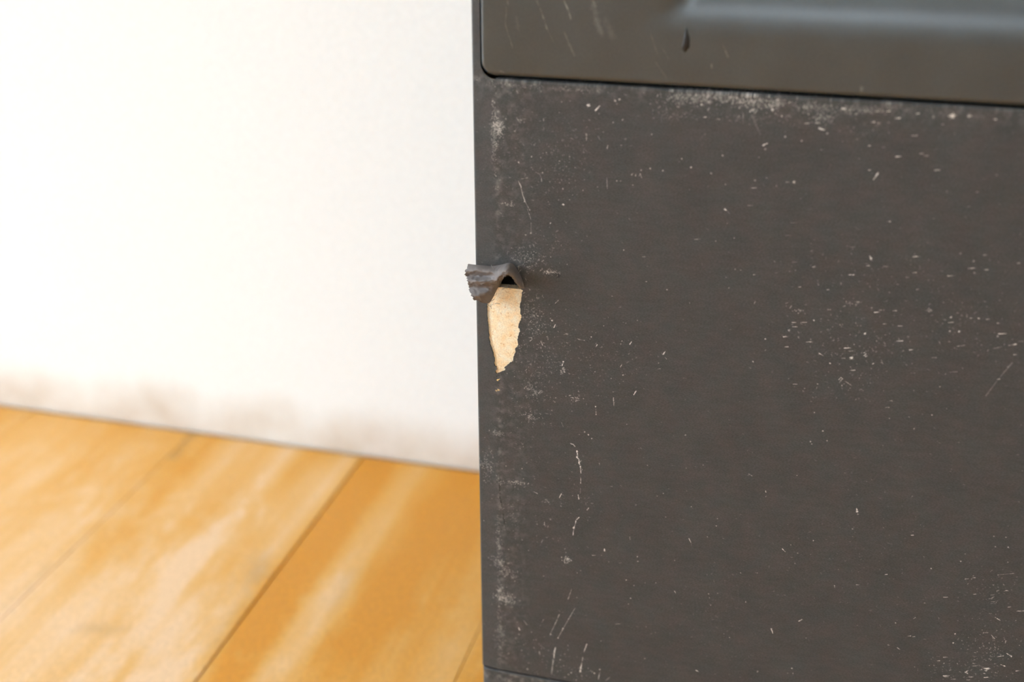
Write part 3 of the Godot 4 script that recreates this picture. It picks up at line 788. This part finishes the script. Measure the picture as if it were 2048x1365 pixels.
# the smooth upper front with rounded corners; a finger scoop dips back from x = 66 mm on
func upper_front(m: Material, parent: Node3D) -> void:
	var lo := Vector2(3.4, FRONT_TOP + 1.0)
	var hi := Vector2(WIDTH - 3.4, 690.0)
	var corner := 5.0
	var edge := 1.6
	var ys := []
	for d in [0.0, 0.05, 0.15, 0.3, 0.5, 0.8, 1.1, 1.6, 2.2, 3.0, 4.0, 5.0]:
		ys.append(lo.y + d)
	var y := lo.y + 6.0
	while y < lo.y + 62.0:
		ys.append(y)
		y += 1.0
	while y < hi.y - 6.0:
		ys.append(y)
		y += 12.0
	for d in [5.0, 4.0, 3.0, 2.2, 1.6, 1.1, 0.8, 0.5, 0.3, 0.15, 0.05, 0.0]:
		ys.append(hi.y - d)
	var inset := [0.0, 0.05, 0.15, 0.3, 0.5, 0.8, 1.1, 1.6, 2.2, 3.2]
	var spans := []
	var x := 8.0
	while x < 110.0:
		spans.append(x)
		x += 1.5
	while x < WIDTH - 12.0:
		spans.append(x)
		x += 10.0
	var xs_at := func(row: float) -> Array:
		var inner := 0.0
		for e in [row - lo.y, hi.y - row]:
			if e < corner:
				inner = maxf(inner, corner - sqrt(maxf(corner * corner - (corner - e) * (corner - e), 0.0)))
		var out := []
		for d in inset:
			out.append(lo.x + inner + d * (4.6 - 0.0) / 4.6)
		for q in spans:
			out.append(maxf(q, lo.x + inner + 3.3) if q < 60.0 else minf(q, hi.x - inner - 3.3))
		for k in inset.size():
			out.append(hi.x - inner - inset[inset.size() - 1 - k])
		return out
	var depth := func(px: float, py: float) -> float:
		var q := Vector2(px, py)
		var c := (lo + hi) / 2.0
		var b := (hi - lo) / 2.0
		var e := (q - c).abs() - b + Vector2.ONE * corner
		var sd := Vector2(maxf(e.x, 0.0), maxf(e.y, 0.0)).length() + minf(maxf(e.x, e.y), 0.0) - corner
		var d := clampf(-sd, 0.0, edge)
		var z := -(edge - sqrt(maxf(edge * edge - (edge - d) * (edge - d), 0.0)))
		var up := clampf(py - SCOOP_LOW, 0.0, 40.0)
		var dip := SCOOP_SLOPE * (up * up / (2.0 * SCOOP_BEND) if up < SCOOP_BEND else up - SCOOP_BEND / 2.0)
		var from := 58.0 + (py - 349.0) * 0.8
		dip *= smoothstep(from, from + 13.0, px) * (1.0 - smoothstep(520.0, 530.0, px)) * (1.0 - smoothstep(SCOOP_LOW + 40.0, SCOOP_LOW + 60.0, py))
		return z - dip
	var grid := []
	for row in ys:
		var line := []
		for px in xs_at.call(row):
			line.append(Vector3(px, row, depth.call(px, row)) * MM)
		grid.append(line)
	var st := start()
	st.set_smooth_group(0)
	for j in ys.size() - 1:
		for i in grid[j].size() - 1:
			var p := [grid[j][i], grid[j][i + 1], grid[j + 1][i + 1], grid[j + 1][i]]
			for k in [[0, 2, 1], [0, 3, 2]]:
				for q in k:
					st.set_uv(Vector2((p[q].x * 1000.0 - ARRIS + 20.0) / TEXTURE_MM, (430.0 - p[q].y * 1000.0) / TEXTURE_MM))
					st.add_vertex(p[q])
	# the sides, back to the frame
	var rim := []
	for q in grid[0]: rim.append(q)
	for j in range(1, ys.size()): rim.append(grid[j][grid[j].size() - 1])
	var last: Array = grid[ys.size() - 1].duplicate()
	last.reverse()
	for q in last.slice(1): rim.append(q)
	for j in range(ys.size() - 2, 0, -1): rim.append(grid[j][0])
	st.set_smooth_group(-1)
	for q in rim.size():
		var a: Vector3 = rim[q]
		var b: Vector3 = rim[(q + 1) % rim.size()]
		var back := Vector3(0, 0, 0.012)
		for k in [a, b, b - back, a, b - back, a - back]:
			st.set_uv(Vector2(0.4, 0.4))
			st.add_vertex(k)
	st.generate_normals()
	var o := part("upper_front", st, m, parent)
	o.set_meta("label", "smooth dark upper front with rounded corners and faint scratches")
	# a hard drip of black paint on it
	var drop := start()
	var middle := Vector3(73.2, 342.6, 0.0)
	var outline := []
	for k in 24:
		var a := TAU * k / 24.0
		var r := 1.0 + 0.12 * sin(a * 3.0 + 1.0) + 0.08 * sin(a * 7.0)
		var up := sin(a)
		outline.append(Vector3(cos(a) * 1.9 * r * (0.6 - 0.4 * up), up * (4.6 if up > 0.0 else 3.0) * r, 0.0))
	for ring in 3:
		var q0 := 1.0 - ring / 3.0
		var q1 := 1.0 - (ring + 1) / 3.0
		for k in 24:
			var c := []
			for e in [[k, q0], [k + 1, q0], [k + 1, q1], [k, q1]]:
				var g: Vector3 = middle + outline[e[0] % 24] * e[1]
				g.z = depth.call(g.x, g.y) + 0.02 + 0.45 * sqrt(1.0 - e[1] * e[1])
				c.append(g * MM)
			for e in [c[0], c[2], c[1], c[0], c[3], c[2]]:
				drop.add_vertex(e)
	drop.generate_normals()
	var black := part("paint_drip", drop, matte(Color(0.07, 0.062, 0.055), 0.5), o)
	black.set_meta("label", "small black drip on the upper front")


func make_cabinet() -> void:
	make_path()
	var foil := StandardMaterial3D.new()
	foil.albedo_texture = foil_texture()
	foil.roughness = 0.58
	foil.metallic_specular = 0.4
	var plain := matte(FOIL, 0.58, 0.4)
	var flap_mat := matte(FLAP_GREY, 0.62, 0.4)
	var smooth := StandardMaterial3D.new()
	smooth.albedo_texture = upper_texture()
	smooth.roughness = 0.34
	smooth.metallic_specular = 0.68
	var raw := StandardMaterial3D.new()
	raw.albedo_texture = board_texture()
	raw.roughness = 0.9
	raw.metallic_specular = 0.2
	var cabinet := thing("cabinet")
	cabinet.set_meta("label", "dark charcoal foil-wrapped cabinet with its corner foil torn, beside the white wall")
	cabinet.set_meta("category", "cabinet")
	foil_skin(foil, cabinet)
	board(FRONT_BOTTOM + 0.5, SLOT_LOW, raw, cabinet)
	board(SLOT_HIGH, FRONT_TOP - 2.0, raw, cabinet)
	foil_flap(flap_mat, cabinet)
	frayed_threads(matte(Color(0.55, 0.53, 0.50), 0.8), cabinet)
	upper_front(smooth, cabinet)
	# the frame behind: right side, top, back and floor of the body
	var body := start()
	slab(body, Vector3(2.6, FRONT_BOTTOM + 1.0, -DEPTH) * MM, Vector3(WIDTH, HEIGHT, -19.0) * MM, 0.001)
	part("body", body, plain, cabinet)
	# the plinth it stands on, a little proud, with a rubbed corner
	var base := start()
	var r := 3.4
	var outline := []
	var left := 0.2
	outline.append(Vector2(left, -DEPTH))
	for k in 7:
		var a := PI - k * PI / 12.0
		outline.append(Vector2(left + r + cos(a) * r, 0.25 - r + sin(a) * r))
	outline.append(Vector2(WIDTH, 0.25))
	outline.append(Vector2(WIDTH, -DEPTH))
	var plinth_top := FRONT_BOTTOM - 1.1
	for k in outline.size():
		var a: Vector2 = outline[k]
		var b: Vector2 = outline[(k + 1) % outline.size()]
		var out := Vector3(-(b.y - a.y), 0, b.x - a.x).normalized()
		var uv := [foil_uv(a.x - ARRIS, 10), foil_uv(b.x - ARRIS, 10), foil_uv(b.x - ARRIS, plinth_top), foil_uv(a.x - ARRIS, plinth_top)]
		quad(base, Vector3(a.x, 0, a.y) * MM, Vector3(b.x, 0, b.y) * MM, Vector3(b.x, plinth_top - 0.35, b.y) * MM, Vector3(a.x, plinth_top - 0.35, a.y) * MM, out, uv)
		var ia := a + Vector2(0.35, -0.35) * Vector2(1.0 if a.x < 300.0 else -1.0, 1.0 if a.y > -100.0 else -1.0)
		var ib := b + Vector2(0.35, -0.35) * Vector2(1.0 if b.x < 300.0 else -1.0, 1.0 if b.y > -100.0 else -1.0)
		quad(base, Vector3(a.x, plinth_top - 0.35, a.y) * MM, Vector3(b.x, plinth_top - 0.35, b.y) * MM, Vector3(ib.x, plinth_top, ib.y) * MM, Vector3(ia.x, plinth_top, ia.y) * MM, (out + Vector3.UP).normalized(), uv)
		var mid := Vector3(WIDTH / 2.0, plinth_top, -DEPTH / 2.0) * MM
		tri(base, [Vector3(ia.x, plinth_top, ia.y) * MM, Vector3(ib.x, plinth_top, ib.y) * MM, mid], [Vector3.UP, Vector3.UP, Vector3.UP], [uv[0], uv[1], uv[1]])
	part("plinth", base, foil, cabinet)


# ---------------------------------------------------------------- the room

# two glazed leaves in a white frame, standing at its lower left corner and running along its own x
func glazing(called: String, where: Vector3, turn: float, span: float, tall: float, label: String) -> void:
	var o := thing(called)
	o.position = where
	o.rotation.y = turn
	setting(o, label, "window")
	var white := matte(Color(0.9, 0.9, 0.89), 0.4)
	for k in 3:
		var st := start()
		var x := span * k / 2.0 - 0.03 * k
		slab(st, Vector3(x, 0, -0.03), Vector3(x + 0.06, tall, 0.03), 0.004)
		part("stile", st, white, o)
	for y in [0.0, tall - 0.06]:
		var st := start()
		slab(st, Vector3(0.06, y, -0.028), Vector3(span - 0.06, y + 0.06, 0.028), 0.004)
		part("rail", st, white, o)
	var glass := StandardMaterial3D.new()
	glass.transparency = BaseMaterial3D.TRANSPARENCY_ALPHA
	glass.albedo_color = Color(1, 1, 1, 0.05)
	glass.roughness = 0.02
	for k in 2:
		var st := start()
		var a := 0.06 if k == 0 else span / 2.0 + 0.03
		var b := a + span / 2.0 - 0.09
		quad(st, Vector3(a, 0.06, 0), Vector3(b, 0.06, 0), Vector3(b, tall - 0.06, 0), Vector3(a, tall - 0.06, 0), Vector3.BACK)
		part("pane", st, glass, o)


func make_room() -> void:
	var paint := StandardMaterial3D.new()
	paint.albedo_texture = wall_texture()
	paint.roughness = 0.85
	paint.metallic_specular = 0.25
	var clean := matte(WALL, 0.9, 0.25)
	var z0 := WALL_Z * MM
	# back wall, with a texture one metre wide that repeats
	var back := start()
	slab(back, Vector3(LEFT - 0.2, -0.1, z0 - 0.2), Vector3(RIGHT + 0.2, CEILING, z0 - 0.009), 0.0)
	var sheet := start()
	for k in range(int(LEFT), int(RIGHT)):
		quad(sheet, Vector3(k, 0.0005, z0), Vector3(k + 1, 0.0005, z0), Vector3(k + 1, 1, z0), Vector3(k, 1, z0), Vector3.BACK, [Vector2(0, 1), Vector2(1, 1), Vector2(1, 0), Vector2(0, 0)])
		quad(sheet, Vector3(k, 0.0005, z0 - 0.0095), Vector3(k + 1, 0.0005, z0 - 0.0095), Vector3(k + 1, 0.0005, z0), Vector3(k, 0.0005, z0), Vector3.DOWN, [Vector2(0, 1), Vector2(1, 1), Vector2(1, 1), Vector2(0, 1)])
		quad(sheet, Vector3(k, 1, z0), Vector3(k + 1, 1, z0), Vector3(k + 1, CEILING, z0), Vector3(k, CEILING, z0), Vector3.BACK, [Vector2(0, 0.4), Vector2(1, 0.4), Vector2(1, 0.0), Vector2(0, 0.0)])
	var wall := part("wall_back", back, clean, self)
	setting(wall, "white painted wall with grime and painted-in shade along the floor", "wall")
	part("paint_coat", sheet, paint, wall)
	var st := start()
	slab(st, Vector3(RIGHT, -0.1, z0 - 0.2), Vector3(RIGHT + 0.2, CEILING, FRONT + 0.2), 0.0)
	setting(part("wall_right", st, clean, self), "white wall on the right of the room", "wall")
	st = start()
	slab(st, Vector3(LEFT - 0.2, -0.1, FRONT), Vector3(PANE_LEFT, CEILING, FRONT + 0.2), 0.0)
	slab(st, Vector3(PANE_RIGHT, -0.1, FRONT), Vector3(RIGHT + 0.2, CEILING, FRONT + 0.2), 0.0)
	slab(st, Vector3(PANE_LEFT, -0.1, FRONT), Vector3(PANE_RIGHT, PANE_LOW, FRONT + 0.2), 0.0)
	slab(st, Vector3(PANE_LEFT, PANE_HIGH, FRONT), Vector3(PANE_RIGHT, CEILING, FRONT + 0.2), 0.0)
	setting(part("wall_front", st, clean, self), "white wall behind the camera with an added window", "wall")
	st = start()
	slab(st, Vector3(LEFT - 0.2, CEILING, z0 - 0.2), Vector3(RIGHT + 0.2, CEILING + 0.2, FRONT + 0.2), 0.0)
	setting(part("ceiling", st, clean, self), "white ceiling", "ceiling")
	# left wall round the glazed door
	st = start()
	slab(st, Vector3(LEFT - 0.2, -0.1, z0 - 0.2), Vector3(LEFT, CEILING, DOOR_NEAR), 0.0)
	slab(st, Vector3(LEFT - 0.2, -0.1, DOOR_FAR), Vector3(LEFT, CEILING, FRONT + 0.2), 0.0)
	slab(st, Vector3(LEFT - 0.2, DOOR_TOP, DOOR_NEAR), Vector3(LEFT, CEILING, DOOR_FAR), 0.0)
	slab(st, Vector3(LEFT - 0.2, -0.1, DOOR_NEAR), Vector3(LEFT, 0.02, DOOR_FAR), 0.0)
	setting(part("wall_left", st, clean, self), "white wall on the left with a glazed door to the outside", "wall")
	glazing("window_1", Vector3(LEFT - 0.1, 0.02, DOOR_NEAR), -PI / 2.0, DOOR_FAR - DOOR_NEAR, DOOR_TOP - 0.02, "wide glazed door that lets daylight in from the left")
	glazing("window_2", Vector3(PANE_LEFT, PANE_LOW, FRONT + 0.1), 0.0, PANE_RIGHT - PANE_LEFT, PANE_HIGH - PANE_LOW, "window added behind the camera to give the upper front its highlight")
	# floor: boards 129 mm wide along z, in lengths that break joint, on a dark screed
	var wood := StandardMaterial3D.new()
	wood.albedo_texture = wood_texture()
	wood.roughness = WOOD_ROUGH
	wood.metallic_specular = 0.5
	st = start()
	slab(st, Vector3(LEFT - 0.2, -0.2, z0 - 0.2), Vector3(RIGHT + 0.2, -0.02, FRONT + 0.2), 0.0)
	var floor_ := part("floor", st, matte(Color(0.16, 0.11, 0.07), 0.9), self)
	setting(floor_, "honey-coloured wooden floor boards with paler patches", "floor")
	var wide := 0.129
	var first := -0.163 - wide * 20.0
	for k in 42:
		var x0 := maxf(first + wide * k, LEFT)
		var x1 := minf(first + wide * (k + 1), RIGHT)
		if x1 - x0 < 0.02:
			continue
		var z := z0 + 0.0008
		var length := 0.55 + 0.9 * fposmod(k * 0.618, 1.0)
		while z < FRONT - 0.01:
			var end := minf(z + length, FRONT)
			var o := MeshInstance3D.new()
			o.name = "floor_board"
			var shape := start()
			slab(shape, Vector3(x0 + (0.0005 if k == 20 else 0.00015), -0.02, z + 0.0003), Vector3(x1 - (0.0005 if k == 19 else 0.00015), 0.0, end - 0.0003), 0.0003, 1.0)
			o.mesh = shape.commit()
			o.material_override = wood
			floor_.add_child(o, true)
			z = end
			length = 1.3
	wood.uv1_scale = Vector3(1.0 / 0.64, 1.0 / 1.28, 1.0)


func _ready() -> void:
	rng.seed = 20
	# the camera: a hand-held camera looking down at the cabinet's corner
	var cam := Camera3D.new()
	cam.name = "camera"
	add_child(cam)
	cam.position = Vector3(0.12111, 0.42, 0.39507)
	cam.rotation_order = EULER_ORDER_YXZ
	cam.rotation_degrees = Vector3(-25.0977, 15.1174, -0.1774)
	var lens := CameraAttributesPhysical.new()
	lens.frustum_focal_length = 42.2
	lens.frustum_focus_distance = 0.452
	lens.exposure_aperture = 6.0
	cam.attributes = lens
	cam.fov = 31.7489
	cam.near = 0.02
	cam.far = 50.0
	cam.current = true
	# daylight: an overcast sky, seen through the glazed door
	var sky_look := ProceduralSkyMaterial.new()
	sky_look.sky_top_color = Color(0.868, 0.94, 1.0)
	sky_look.sky_horizon_color = Color(0.893, 0.95, 1.0)
	sky_look.ground_horizon_color = Color(0.55, 0.58, 0.60)
	sky_look.ground_bottom_color = Color(0.44, 0.47, 0.48)
	sky_look.energy_multiplier = 1.0
	var sky := Sky.new()
	sky.sky_material = sky_look
	var env := Environment.new()
	env.background_mode = Environment.BG_SKY
	env.sky = sky
	env.tonemap_mode = Environment.TONE_MAPPER_LINEAR
	env.tonemap_exposure = EXPOSURE
	env.sdfgi_enabled = true
	env.ssao_enabled = true
	env.ssil_enabled = true
	var world := WorldEnvironment.new()
	world.name = "daylight"
	world.environment = env
	add_child(world)
	make_room()
	make_cabinet()
